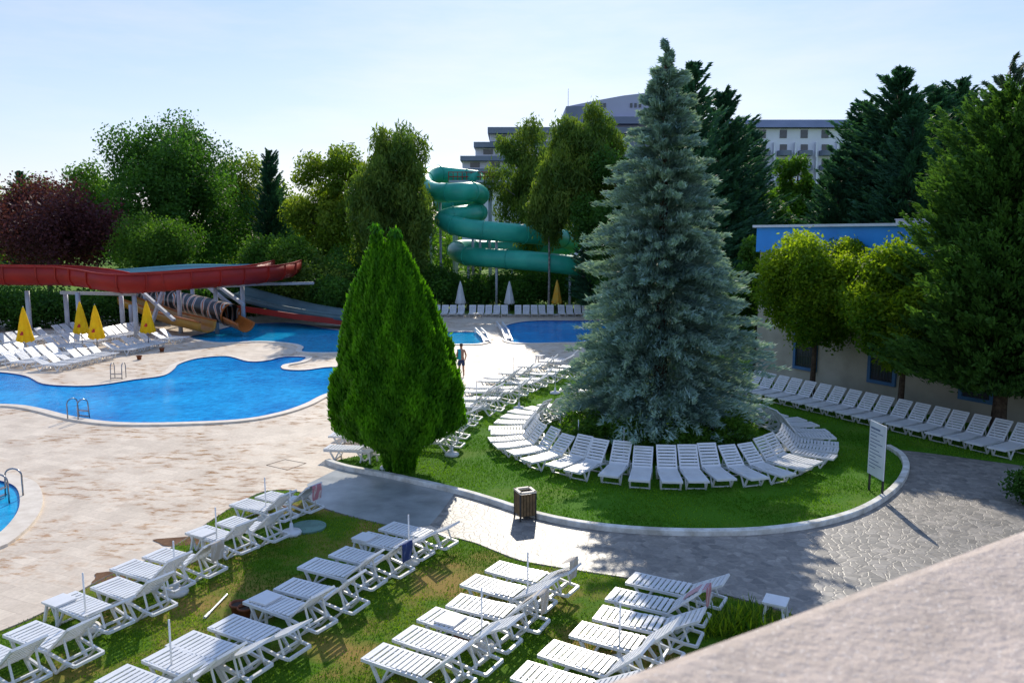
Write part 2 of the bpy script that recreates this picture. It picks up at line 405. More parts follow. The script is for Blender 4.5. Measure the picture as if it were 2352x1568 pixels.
# ------------------------------------------------------------- loungers
def lounger(ang):
    fr=MB(); Y=0.285
    for sy in (-Y,Y):
        fr.seg((-0.95,sy,0.345),(0.30,sy,0.33),0.045,0.055)
        fr.seg((0.28,sy,0.33),(0.75,sy*0.97,0.25),0.04,0.05)
        fr.seg((0.73,sy*0.97,0.255),(0.93,sy*0.93,0.24),0.04,0.05)
        fr.seg((-0.78,sy,0.33),(-0.60,sy,0.0),0.045,0.05)
        fr.seg((-0.42,sy,0.33),(-0.60,sy,0.0),0.035,0.04)
        fr.seg((0.18,sy,0.32),(0.44,sy,0.0),0.045,0.05)
        fr.seg((0.70,sy,0.25),(0.44,sy,0.0),0.035,0.04)
    fr.seg((-0.60,-Y,0.03),(-0.60,Y,0.03),0.04,0.03)
    fr.seg((0.44,-Y,0.03),(0.44,Y,0.03),0.04,0.03)
    fr.seg((0.93,-Y*.93,0.24),(0.93,Y*.93,0.24),0.05,0.05)
    fr.seg((0.65,-Y,0.26),(0.65,Y,0.26),0.04,0.04)
    se=MB()
    for i in range(11):
        x=-0.89+i*0.108; se.box((x,0,0.372-0.012*math.sin(i*0.5)),(0.076,0.55,0.02))
    se.box((-0.965,0,0.345),(0.05,0.61,0.06)); 
    for sy in (-0.15,0.15): se.box((-0.35,sy,0.35),(1.15,0.02,0.02))
    bk=MB(); c,s=math.cos(ang),math.sin(ang); rot=Matrix.Rotation(-ang,3,'Y')
    def bp(d,y,o=0): return (0.26+c*d-s*o,y,0.355+s*d+c*o)
    for sy in (-0.28,0.28): bk.seg(bp(0,sy),bp(0.76,sy),0.045,0.04)
    for i in range(7):
        bk.box(bp(0.06+i*0.104,0,0.012),(0.074,0.55,0.018),rot)
    bk.box(bp(0.775,0,0.0),(0.06,0.60,0.045),rot)
    if ang>0.2:
        for sy in (-0.22,0.22): bk.seg(bp(0.45,sy,-0.02),(0.26+c*0.45+0.12,sy,0.27),0.03,0.03)
    return [('frame',fr.mesh('frame',white)),('seat',se.mesh('seat',white)),('backrest',bk.mesh('backrest',white))]
LR=lounger(math.radians(52)); LH=lounger(math.radians(42)); LM=lounger(math.radians(28)); LF=lounger(math.radians(4))
def place_l(parts,x,y,ang,label,group,z=0.016):
    return inst(parts,'sun_lounger',label,'sun lounger',(x,y,z),ang,group)
HB=math.radians(-28)
GB='white sun loungers on the lower lawn'
pairsB=[(640,1160),(548,1224),(390,1305),(262,1384),(70,1497),(935,1240),(822,1302),(705,1384),(552,1480),(400,1562),(1200,1342),(1112,1424),(997,1512),(1535,1372),(1465,1457),(1350,1552)]
lb=[]
for i,(u,v) in enumerate(pairsB):
    x,y=G(u,v,0.33)
    for s in (-1,1):
        a=HB+RN.uniform(-0.06,0.06)
        px=x+s*0.375*math.sin(-HB)+RN.uniform(-.04,.04)+(0.06 if s>0 else -0.06); py=y+s*0.375*math.cos(HB)+RN.uniform(-.03,.03)
        o=place_l(LH if RN.random()<0.6 else LM,px,py,a,'white plastic slatted sun lounger with raised back on grass',GB); lb.append(o)
rcx,rcy=5.25,28.3
for i in range(34):
    th=math.radians(132+i*8.75)
    jit=RN.uniform(-0.07,0.07); rr=5.13+RN.uniform(-0.12,0.12)
    x=rcx+rr*math.cos(th+jit*0.2); y=rcy+rr*math.sin(th+jit*0.2)
    place_l(LR if RN.random()<0.75 else LH,x,y,th+math.pi+jit,'white plastic sun lounger in a circle around the spruce','white sun loungers in a ring around the spruce')
dW=Vector((0.48,-0.877)); nW=Vector((0.877,0.48))
for i in range(17):
    p=Vector((11.1,36.9))+dW*(i*0.76)
    place_l(LR,p.x,p.y,math.atan2(nW.y,nW.x)+RN.uniform(-.05,.05),'white sun lounger in a row facing the lawn by the wall','white sun loungers in a row by the wall')
GM='white sun loungers along the lawn edge'
mid=[(1003,1022),(1018,1003),(1040,975),(1052,962),(1072,938),(1085,926),(1108,908),(1118,899),(1145,884),(1158,877),(1190,866),(1200,860),(1232,850),(1245,845),(1280,838),(1292,834),
     (1105,942),(1135,925),(1165,908),(1180,900),(1212,888),(1228,880),(1262,868),(1300,860),(1330,852),(1335,905),(1350,898),
     (815,1040),(822,1010),(835,995)]
for u,v in mid:
    x,y=G(u,v-6,0.3)
    place_l(LM if RN.random()<0.5 else LH,x,y,math.radians(-12)+RN.uniform(-.12,.12),'white plastic sun lounger beside the lawn edge',GM)
GL='white sun loungers on the pool terrace'
for (x0,y0,n,st_,a) in ((-29.9,45.0,19,0.80,172),(-25.4,43.3,15,0.85,172),(-34.2,46.5,17,0.85,172),(-27.7,44.2,5,0.85,172)):
    for i in range(n):
        if (i in (6,12)): continue
        x=x0+0.15*i*st_; y=y0+i*st_
        place_l(LH if x0<-26 or RN.random()<.4 else LM,x,y,math.radians(a)+RN.uniform(-.1,.1),'white sun lounger on pale stone pool terrace',GL,0.006)
for g0,n in ((1003,4),(1085,5),(1190,5),(1290,5)):
    for i in range(n):
        x,y=G(g0+i*18.5,727,0.0); place_l(LR,x,y,math.radians(90)+RN.uniform(-.05,.05),'white sun lounger in a row beyond the pools','white sun loungers beyond the pools',0.006)
def towel(mat):
    mb=MB(); vs=[];fs=[]; nx,ny=10,6; ang=math.radians(42);c,s=math.cos(ang),math.sin(ang)
    for i in range(nx):
        d=i/(nx-1)*1.0
        for j in range(ny):
            y=-0.18+j*0.07+0.015*math.sin(i*1.3)
            w=0.012*math.sin(j*1.9+i*0.8)
            if d<0.55: 
                q=0.36+d*0.78; x=0.26+c*q-s*0.035; z=0.355+s*q+c*0.035+w*0.3
            else:
                q=0.36+0.55*0.78+0.03; k=(d-0.55); x=0.26+c*q+0.08+w; z=0.355+s*q+0.03-k*0.9
            vs.append((x,y,z))
    for i in range(nx-1):
        for j in range(ny-1): fs.append((i*ny+j,(i+1)*ny+j,(i+1)*ny+j+1,i*ny+j+1))
    mb.add(vs,fs); return mb.mesh('towel',mat,True)
def stripes(name,c1,c2,c3):
    m,nt,b=newmat(name); w=N(nt,'ShaderNodeTexWave'); w.inputs['Scale'].default_value=5; w.inputs['Distortion'].default_value=1.5
    nt.links.new(coord(nt,1,True),w.inputs[0]); nt.links.new(ramp(nt,w.outputs['Fac'],[(0.2,c1),(0.5,c2),(0.8,c3)]),b.inputs['Base Color']); b.inputs['Roughness'].default_value=0.9; return m
tw=[towel(stripes('pink_towel',(0.5,0.2,0.22),(0.65,0.58,0.52),(0.4,0.25,0.27))),towel(stripes('beige_towel',(0.5,0.42,0.32),(0.6,0.55,0.48),(0.4,0.36,0.3))),towel(stripes('navy_towel',(0.02,0.04,0.14),(0.05,0.08,0.2),(0.2,0.2,0.28)))]
for idx,k in ((26,0),(1,0),(13,2),(21,1),(23,1),(5,1)):
    o=lb[idx]
    t=obj('towel',tw[k]); t.location=o.location; t.rotation_euler=o.rotation_euler
    t['label']=['pink patterned towel','beige towel','navy blue towel'][k]+' draped over a lounger backrest'; t['category']='towel'
st=MB(); st.lathe([(0.24,0.0),(0.25,0.05),(0.22,0.10),(0.06,0.12),(0.035,0.30)],20)
pole=MB(); pole.cyl((0,0,0.12),(0,0,1.15),0.017,0.017,8)
ST=[('base',st.mesh('base',white,True)),('pole',pole.mesh('pole',white,True))]
for u,v in [(670,1228),(500,1275),(405,1365),(200,1450),(612,1195),(940,1295),(1212,1395),(1107,1490),(1422,1530),(397,1575),(1038,1047),(890,1078),(1192,940),(1287,1003),(1328,1040),(1432,1062),(1095,935),(1275,905),(1180,870),(905,1060),(1330,965)]:
    x,y=G(u,v); inst(ST,'umbrella_stand','white round umbrella base with short empty pole','umbrella stand',(x,y,0.016),RN.random(),'white umbrella stands')
tb=MB(); tb.box((0,0,0.40),(0.44,0.44,0.035)); tb.box((0,0,0.365),(0.38,0.38,0.03))
TB=[('table_top',tb.mesh('table_top',white))]
for sx in(-1,1):
    for sy in (-1,1):
        TB.append(('leg',MB().seg((sx*0.15,sy*0.15,0.36),(sx*0.2,sy*0.2,0.0),0.045,0.045).mesh('leg',white)))
for u,v in [(838,1272),(468,1262),(140,1425),(612,1420),(1035,1470),(848,1062),(1240,832),(1780,1425)]:
    x,y=G(u,v); inst(TB,'side_table','small square white plastic side table','side table',(x,y,0.016),HB,'small white side tables')
terr=pm('terracotta',(0.24,0.08,0.035),(0.14,0.05,0.025),6,0.8,0.2,0.2); soild=pm('pot_soil',(0.06,0.04,0.03),None,9,0.95)
pt=MB(); pt.lathe([(0.11,0),(0.15,0.2),(0.17,0.2),(0.17,0.24),(0.145,0.24),(0.14,0.19)],18); ps=MB(); ps.lathe([(0.135,0.18),(0.135,0.2)],18)
PT=[('pot_body',pt.mesh('pot_body',terr,True)),('soil_fill',ps.mesh('soil_fill',soild))]
for u,v in [(548,1412),(566,1420),(1062,1482),(372,808),(320,826)]:
    x,y=G(u,v); inst(PT,'flower_pot','low terracotta pot standing by sun loungers','flower pot',(x,y,0.016),0,'terracotta pots')
x,y=G(470,1420,0.03); x2,y2=G(522,1366,0.03)
lp=MB(); lp.cyl((0,0,0.03),(x2-x,y2-y,0.03),0.02,0.02,8); lp.cyl((0,0,0.03),((x2-x)*0.2,(y2-y)*0.2,0.03),0.03,0.03,8)
o=obj('loose_pole',lp.mesh('loose_pole',white),None,(x,y,0.02)); o['label']='white umbrella pole lying on the grass'; o['category']='pole'
x,y=G(708,1213); mc=MB(); mc.lathe([(0.45,0),(0.45,0.05),(0.40,0.055),(0.39,0.045)],28)
o=obj('manhole_cover',mc.mesh('manhole_cover',pm('cover_green',(0.16,0.28,0.22),(0.10,0.18,0.15),3,0.6)),None,(x,y,0.014)); o['label']='round grey green manhole cover in the lawn'; o['category']='manhole cover'
# trash bin
wood=pm('bin_wood',(0.20,0.12,0.05),(0.11,0.07,0.03),8,0.7); dark=pm('dark_metal',(0.03,0.03,0.03),None,5,0.5); 
x,y=G(1206,1190)
t=thing('trash_bin','wooden slatted square trash bin with pale rim beside kerb','trash bin',(x,y,0.008),math.radians(20))
mb=MB()
for s in range(4):
    r=Matrix.Rotation(s*math.pi/2,3,'Z')
    for i in range(5):
        c=r@Vector((-0.17+i*0.085,-0.21,0.42)); mb.box(c,(0.07,0.025,0.58),r)
obj('slat_panel',mb.mesh('slat_panel',wood),t)
for sx in(-1,1):
    for sy in (-1,1): obj('corner_post',MB().box((sx*0.215,sy*0.215,0.36),(0.035,0.035,0.72)).mesh('corner_post',dark),t)
mb=MB()
for s in range(4):
    r=Matrix.Rotation(s*math.pi/2,3,'Z'); mb.box(r@Vector((0,-0.2,0.755)),(0.46,0.07,0.05),r)
obj('rim',mb.mesh('rim',copm),t)
mb=MB(); mb.box((0,0,0.40),(0.36,0.36,0.6)); obj('liner',mb.mesh('liner',dark),t)
# sign board
x,y=G(2008,1135)
t=thing('notice_board','white notice board on two dark posts in the lawn','sign',(x,y,0.014),math.radians(-86),None,(1,1,1.08))
for s in (-1,1): obj('post',MB().box((s*0.36,0.03,0.95),(0.05,0.05,1.9)).mesh('post',dark),t)
mb=MB(); mb.box((0,0,1.20),(0.86,0.03,1.45)); obj('panel',mb.mesh('panel',pm('sign_white',(0.7,0.72,0.74),(0.6,0.62,0.64),2,0.4)),t)
mb=MB()
for i in range(12):
    w=0.5+0.18*math.sin(i*2.1); mb.box((-0.36+w/2,-0.018,1.75-i*0.095),(w,0.004,0.022 if i else 0.05))
obj('text_lines',mb.mesh('text_lines',pm('sign_ink',(0.15,0.2,0.3),None,3,0.5)),t)
# ladders
steel=pm('ladder_steel',(0.35,0.36,0.38),(0.2,0.2,0.22),4,0.25,0,0.5,0.9)
def arc(yo):
    p=[(0.0,yo,0.0),(0.0,yo,0.5)]
    for k in range(9):
        a=math.pi-k*math.pi/8; p.append((0.25+0.25*math.cos(a),yo,0.62+0.2*math.sin(a)))
    p+= [(0.52,yo,0.3),(0.54,yo,-0.0)]; return p
sec8=[(0.024*math.cos(i*math.pi/4),0.024*math.sin(i*math.pi/4)) for i in range(8)]
r1=MB().sweep(arc(-0.28),sec8); r2=MB().sweep(arc(0.28),sec8)
LD=[('handrail',r1.mesh('handrail',steel,True)),('handrail',r2.mesh('handrail',steel,True)),('step',MB().box((0.53,0,0.06),(0.1,0.54,0.03)).mesh('step',steel)),('step',MB().box((0.52,0,0.28),(0.1,0.54,0.03)).mesh('step',steel))]
for u,v,a in ((277,868,-85),(168,966,70),(38,1150,175)):
    x,y=G(u,v); inst(LD,'pool_ladder','curved steel pool ladder at the pool edge','pool ladder',(x,y,0.03),math.radians(a),'steel pool ladders')
for u0,v0,u1,v1 in ((1098,765,1120,788),(1147,750,1170,785)):
    a=G(u0,v0);b=G(u1,v1); L=math.dist(a,b)
    mb=MB()
    for s in (-0.22,0.22): 
        mb.sweep([(0,s,0.0),(0.15,s,0.35),(L*0.6,s,0.35),(L,s,0.0)],[(-0.05,-0.06),(0.05,-0.06),(0.05,0.06),(-0.05,0.06)])
    mb.box((L/2,0,0.1),(L*0.9,0.4,0.08))
    o=obj('entry_ramp',mb.mesh('entry_ramp',white),None,(a[0],a[1],0.05)); o.rotation_euler=(0,0,math.atan2(b[1]-a[1],b[0]-a[0])); o['label']='white pool entry rail beside the pool'; o['category']='pool rail'; o['group']='white pool entry rails'
def umb(c1,c2,logo=False):
    m=pm('umbrella_cloth',c1,c2,4,0.8,0.2,0.2,trans=0.35)
    mb=MB(); vs=[];n=24
    prof=[(0.02,2.75),(0.05,2.68),(0.15,2.3),(0.24,1.8),(0.32,1.3),(0.38,0.98),(0.34,0.92)]
    for j,(r,z) in enumerate(prof):
        for i in range(n):
            a=2*math.pi*i/n; k=1+0.22*math.sin(a*8)*(j/6); vs.append((r*k*math.cos(a),r*k*math.sin(a),z+ (0.05*math.sin(a*8) if j>=5 else 0)))
    fs=[(i*n+k,i*n+(k+1)%n,(i+1)*n+(k+1)%n,(i+1)*n+k) for i in range(len(prof)-1) for k in range(n)]
    mb.add(vs,fs); out=[('canopy',mb.mesh('canopy',m,True))]
    p=MB(); p.cyl((0,0,0.1),(0,0,2.8),0.025,0.02,8); out.append(('pole',p.mesh('pole',steel,True)))
    b=MB(); b.lathe([(0.28,0),(0.28,0.07),(0.05,0.1)],16); out.append(('base',b.mesh('base',white,True)))
    if logo:
        l=MB(); l.box((0.0,-0.365,1.35),(0.16,0.03,0.10)); l.box((0.02,-0.34,1.44),(0.10,0.03,0.09)); out.append(('red_emblem',l.mesh('red_emblem',pm('emblem_red',(0.55,0.02,0.02),None,3,0.6))))
    return out
UY=umb((0.95,0.68,0.02),(0.90,0.56,0.015),True); UW=umb((0.8,0.81,0.8),(0.68,0.7,0.7)); UO=umb((0.85,0.40,0.02),(0.7,0.5,0.1))
for u,v in ((62,824),(190,802),(225,816),(342,800)):
    x,y=G(u,v); inst(UY,'closed_umbrella','closed yellow parasol with red emblem on terrace','umbrella',(x,y,0.006),RN.random()*0.4,'closed yellow parasols',(1.15,1.15,1.14))
for u in (1058,1170):
    x,y=G(u,724); inst(UW,'closed_umbrella','closed white parasol beyond the pools','umbrella',(x,y,0.006),0,'closed white parasols',(1.2,1.2,1.15))
x,y=G(1279,724); inst(UO,'closed_umbrella','closed orange and yellow parasol beyond the pools','umbrella',(x,y,0.006),0,None,(1.2,1.2,1.2))
# ------------------------------------------------------------- person
def person():
    x,y=G(1060,866)
    t=thing('person','person standing on terrace in dark shorts holding a turquoise towel','person',(x,y,0.006),math.radians(200))
    J=[(0,0,0.93,.15,.11),(0,0,1.12,.13,.095),(0,0.01,1.32,.16,.105),(0,0.01,1.43,.10,.08),(0,0.0,1.50,.052,.052),(0,-0.015,1.58,.075,.085),(0,-0.015,1.68,.082,.095),(0,-0.01,1.75,.05,.06),
       (-.18,0,1.41,.055,.055),(-.25,0.02,1.14,.042,.042),(-.24,-.10,.92,.03,.03),(-.23,-.16,.84,.035,.02),
       (.18,0,1.41,.055,.055),(.26,0.0,1.15,.042,.042),(.16,-.2,1.08,.03,.03),(.10,-.27,1.09,.035,.02),
       (-.10,0,.86,.085,.085),(-.11,-.02,.48,.055,.058),(-.12,.02,.09,.036,.038),(-.13,-.12,.03,.035,.025),
       (.10,0,.86,.085,.085),(.12,.02,.48,.055,.058),(.13,.06,.09,.036,.038),(.14,-.08,.03,.035,.025)]
    E=[(0,1),(1,2),(2,3),(3,4),(4,5),(5,6),(6,7),(3,8),(8,9),(9,10),(10,11),(3,12),(12,13),(13,14),(14,15),(0,16),(16,17),(17,18),(18,19),(0,20),(20,21),(21,22),(22,23)]
    def skin(J,E,name,mat,root=0):
        me=bpy.data.meshes.new(name); me.from_pydata([j[:3] for j in J],E,[]); o=obj(name,me,t)
        m=o.modifiers.new('s','SKIN'); 
        for i,j in enumerate(J): me.skin_vertices[0].data[i].radius=(j[3],j[4])
        me.skin_vertices[0].data[root].use_root=True
        s=o.modifiers.new('u','SUBSURF'); s.levels=2; s.render_levels=2
        me.materials.append(mat); return o
    skinm=pm('skin',(0.42,0.22,0.14),(0.36,0.18,0.11),4,0.5)
    try:
        skin(J,E,'body',skinm)
        S=[(0,0,0.97,.165,.125),(0,0,0.90,.17,.13),(-.10,0,.80,.10,.10),(-.11,-.01,.58,.085,.09),(.10,0,.80,.10,.10),(.12,.01,.58,.085,.09)]
        skin(S,[(0,1),(1,2),(2,3),(1,4),(4,5)],'shorts',pm('shorts_navy',(0.03,0.05,0.12),None,3,0.9))
        hr=MB(); hr.lathe([(0.088,0),(0.093,0.05),(0.075,0.10),(0.03,0.125)],16,(0,0.005,1.66)); obj('hair',hr.mesh('hair',pm('hair_dark',(0.03,0.02,0.015),None,8,0.7),True),t)
        # towel slung over one shoulder, hanging front and back
        tm=MB(); vs=[];fs=[]
        prof=[(0.14,0.95),(0.135,1.08),(0.13,1.22),(0.12,1.36),(0.07,1.475),(0.0,1.50),(-0.07,1.475),(-0.125,1.34),(-0.14,1.20),(-0.15,1.05),(-0.155,0.92)]
        for y_,z_ in prof:
            for j in range(4): vs.append((0.05+j*0.05,y_+0.012*math.sin(j*2+z_*9),z_))
        for i in range(len(prof)-1):
            for j in range(3): fs.append((i*4+j,i*4+j+1,(i+1)*4+j+1,(i+1)*4+j))
        tm.add(vs,fs); obj('held_towel',tm.mesh('held_towel',pm('turquoise',(0.02,0.38,0.46),None,3,0.9),True),t)
    except Exception as e: print('person',e)
person()
# ------------------------------------------------------------- low building on the right
cream=pm('cream_render',(0.44,0.41,0.33),(0.34,0.315,0.25),0.7,0.85,0.15,0.2)
bluep=pm('blue_fascia',(0.03,0.29,0.76),(0.03,0.24,0.66),0.8,0.5,0,0.3)
bluew=pm('window_frame_blue',(0.05,0.15,0.30),(0.04,0.12,0.24),1.5,0.6)
glass=pm('dark_glass',(0.05,0.06,0.08),(0.03,0.04,0.05),1,0.12,0,0.6)
grey=pm('grey_trim',(0.36,0.38,0.42),(0.26,0.28,0.32),1,0.6)
T0=7.0
t=thing('pool_building','long cream building with blue fascia and barred windows','building',(9.3+0.48*T0,47.0-0.877*T0,0),math.atan2(-0.877,0.48))
L0=27.0
mb=MB(); mb.box((L0/2,6,3.28),(L0,12,6.56)); obj('wall',mb.mesh('wall',cream),t)
mb=MB(); mb.box((L0/2,6,7.17),(L0+.3,12.3,1.22)); obj('fascia',mb.mesh('fascia',bluep),t)
mb=MB(); mb.box((L0/2,6,7.84),(L0+.6,12.6,0.12)); obj('roof_edge',mb.mesh('roof_edge',pm('roof_white',(0.65,0.70,0.76),None,1,0.6)),t)
for cx,cw in ((6.5,2.6),(9.6,2.0)):
    mb=MB(); mb.box((cx,4,8.0),(cw,1.4,0.20)); mb.box((cx,4,8.13),(cw*1.02,1.5,0.05)); obj('roof_unit',mb.mesh('roof_unit',grey),t)
for tx in (3.2,7.4,11.6,15.8,20.0):
    mb=MB(); w,h=1.1,1.7; zc=1.85
    mb.box((tx,-0.05,zc+h/2),(w+0.3,0.12,0.15)); mb.box((tx,-0.05,zc-h/2),(w+0.3,0.12,0.15))
    for s in (-1,1): mb.box((tx+s*(w/2+0.075),-0.05,zc),(0.15,0.12,h-0.15))
    wn=obj('window',MB().box((tx,-0.01,zc),(w,0.03,h-0.15)).mesh('window',glass),t)
    obj('frame',mb.mesh('frame',bluew),wn)
    g=MB()
    for i in range(7): g.box((tx-w/2+0.08+i*(w-0.16)/6,-0.07,zc),(0.02,0.02,h-0.16))
    for i in range(4): g.box((tx,-0.07,zc-h/2+0.2+i*0.4),(w,0.02,0.025))
    obj('grille',g.mesh('grille',dark),wn)
# ------------------------------------------------------------- hotel
hw=pm('hotel_white',(0.72,0.74,0.80),(0.64,0.66,0.73),0.2,0.8); hg=pm('hotel_grey',(0.18,0.21,0.28),(0.14,0.17,0.23),0.3,0.6); hl=pm('hotel_lavender',(0.42,0.43,0.56),(0.37,0.38,0.50),0.1,0.8)
def wb(mb,u0,u1,v0,v1,Y,depth,dy=0.0):
    a=W(u0,v1,Y); b=W(u1,v0,Y); mb.box(((a[0]+b[0])/2,Y+depth/2-dy,(a[2]+b[2])/2),(b[0]-a[0],depth,b[2]-a[2])); return mb
Yh=150
t=thing('hotel_wing','long white hotel wing with rounded grey balconies and mansard roof','building',(0,0,0))
mb=MB(); a=W(1640,296,Yh); b=W(2060,296,Yh); mb.box(((a[0]+b[0])/2,Yh+8,a[2]/2),(b[0]-a[0],16,a[2])); obj('wall',mb.mesh('wall',hw),t)
mb=MB(); 
zt=W(0,273,Yh)[2]; zb=W(0,294,Yh)[2]
mb.add([(a[0]-1,Yh-1,zb),(b[0]+1,Yh-1,zb),(b[0]+1,Yh+17,zb),(a[0]-1,Yh+17,zb),(a[0],Yh+1.2,zt),(b[0],Yh+1.2,zt),(b[0],Yh+15,zt),(a[0],Yh+15,zt)],[(0,3,2,1),(4,5,6,7),(0,1,5,4),(1,2,6,5),(2,3,7,6),(3,0,4,7)])
obj('roof',mb.mesh('roof',hg),t)
bal=MB(); bal.box((0,0,0.5),(2.4,0.9,0.9)); bal.lathe([(1.15,0.05),(1.25,0.95)],20,(0,-0.1,0)); balm=bal.mesh('balcony',hg)
winm=MB().box((0,0,0),(1.3,0.1,1.5)).mesh('window',glass)
divm=MB().box((0,0,0),(0.25,1.0,2.7)).mesh('party_wall',hw)
for c in range(8):
    u=1655+c*48
    for r in range(6):
        v=308+r*33.5
        p=W(u,v,Yh); obj('window',winm,t,(p[0],Yh-0.04,p[2]))
        if r>0: 
            p=W(u,v+14,Yh); obj('balcony',balm,t,(p[0],Yh-0.5,p[2]-0.3))
            if c<7:
                p=W(u+24,v+4,Yh); obj('party_wall',divm,t,(p[0],Yh-0.5,p[2]))
t=thing('hotel_main_block','stepped hotel block with grey parapet bands and curved roof','building',(0,0,0))
Yc=135
mb=MB(); wb(mb,1125,1560,306,325,Yc,20); wb(mb,1092,1560,338,358,Yc-0.5,20); wb(mb,1062,1560,369,387,Yc-1,20); wb(mb,1062,1560,397,600,Yc-1.5,20)
obj('wall',mb.mesh('wall',hw),t)
mb=MB(); wb(mb,1120,1562,292,306,Yc-1.5,24); wb(mb,1088,1562,326,338,Yc-2,24); wb(mb,1057,1562,358,369,Yc-2.5,24); wb(mb,1057,1562,387,397,Yc-3,24); wb(mb,1057,1562,418,428,Yc-3,24)
obj('parapet_band',mb.mesh('parapet_band',hg),t)
prof=[(1300,245),(1325,240),(1370,231),(1430,220),(1480,214),(1530,212),(1600,212),(1600,300),(1300,300)]
mb=MB(); fr=[W(u,v,Yc+4) for u,v in prof]; n=len(fr)
vs=[(p[0],Yc+4,p[2]) for p in fr]+[(p[0],Yc+20,p[2]) for p in fr]
mb.add(vs,[tuple(range(n-1,-1,-1)),tuple(range(n,2*n))]+[(i,(i+1)%n,(i+1)%n+n,i+n) for i in range(n)]); obj('upper_storey',mb.mesh('upper_storey',hl),t)
mb=MB(); wb(mb,1372,1560,268,284,Yc+2,6); wb(mb,1300,1372,244,292,Yc+3,3); obj('dark_band_and_shade',mb.mesh('dark_band_and_shade',hg),t)  # first box is the dark band; second paints the storey's shaded left end
for u in (1378,1386,1447,1457,1467):
    obj('small_window',wb(MB(),u,u+6,237,247,Yc+3.9,0.3).mesh('small_window',glass),t)
for k in range(9):
    for (v0,v1,u0,yy) in ((311,322,1140,Yc),(343,355,1110,Yc-.5),(373,385,1080,Yc-1),(402,415,1080,Yc-1.5)):
        m_=MB(); wb(m_,u0+k*46,u0+k*46+22,v0,v1,yy-0.05,0.3); obj('window',m_.mesh('window',glass),t)
mb=MB(); p=W(1305,240,Yc+5); mb.cyl((p[0],p[1],p[2]-1),(p[0],p[1],p[2]+2.6),0.05,0.03,6); obj('antenna',mb.mesh('antenna',grey),t)
# ------------------------------------------------------------- slides
slgreen=pm('green_fibreglass',(0.05,0.52,0.36),(0.03,0.40,0.29),0.5,0.35,0,0.4,trans=0.25)
slred=pm('red_fibreglass',(0.40,0.022,0.012),(0.28,0.016,0.01),0.5,0.45,0,0.35,trans=0.12)
slor=pm('orange_fibreglass',(0.40,0.12,0.02),(0.28,0.08,0.015),0.8,0.4)
slyel=pm('yellow_fibreglass',(0.42,0.22,0.02),(0.30,0.15,0.02),0.8,0.4)
slblue=pm('pale_blue_flume',(0.16,0.40,0.46),(0.12,0.32,0.38),0.6,0.4)
slgrey=pm('grey_flume',(0.10,0.17,0.18),(0.07,0.12,0.13),0.5,0.45)
postm=pm('grey_post',(0.45,0.48,0.52),(0.35,0.38,0.42),1,0.5)
def ring(r,n=20): return [(r*math.cos(2*math.pi*i/n),r*math.sin(2*math.pi*i/n)) for i in range(n)]
gp=[(1100,412,90),(1050,405,91),(1000,400,90),(975,412,87),(980,432,83),(1010,443,80),(1060,441,79),(1092,441,80.5),(1102,450,83.5),(1085,461,87),(1040,466,89),(1010,468,88),(1070,484,89),(1100,488,85),(1085,490,81),(1045,496,79),(1022,503,79.5),(1030,513,78.5),(1070,524,77.5),(1140,532,77),(1220,539,78),(1290,548,81),(1318,560,86),(1250,570,90),(1130,572,91),(1065,570,88),(1048,577,83),(1075,588,79),(1150,594,77),(1230,600,76),(1310,609,76),(1400,622,78)]
gpath=smooth([W(*p) for p in gp],5)
t=thing('green_tube_slide','green spiral tube water slide winding down between trees','water slide')
mb=MB(); mb.sweep(gpath,ring(0.92)); obj('tube',mb.mesh('tube',slgreen,True),t)
for i in range(3,len(gpath)-3,6):
    p=Vector(gpath[i]); q=Vector(gpath[i+1]); d=(q-p).normalized()*0.05; obj('flange',MB().cyl(p-d,p+d,0.99,0.99,20).mesh('flange',slgreen),t)
for i in (12,25,40,70,95,118,135,150):
    if i<len(gpath):
        p=gpath[i]; m_=MB(); m_.cyl((p[0],p[1]+0.3,0),(p[0],p[1]+0.3,p[2]-0.8),0.13,0.13,10); obj('post',m_.mesh('post',postm,True),t)
p=W(1085,420,92); t=thing('slide_tower','slide start platform with red railing and coloured flume tops','slide tower',(p[0],p[1],0))
for sx in(-2,2):
    for sy in (-2,2): obj('post',MB().box((sx,sy,p[2]/2-0.07),(0.3,0.3,p[2]-0.14)).mesh('post',postm),t)
mb=MB(); mb.box((0,0,p[2]),(5,5,0.25)); obj('platform',mb.mesh('platform',postm),t)
mb=MB()
for z in (0.5,1.0): mb.box((0,-2.4,p[2]+z),(5,0.08,0.08))
for i in range(11): mb.box((-2.5+i*0.5,-2.4,p[2]+0.55),(0.07,0.07,1.0))
obj('railing',mb.mesh('railing',slred),t)
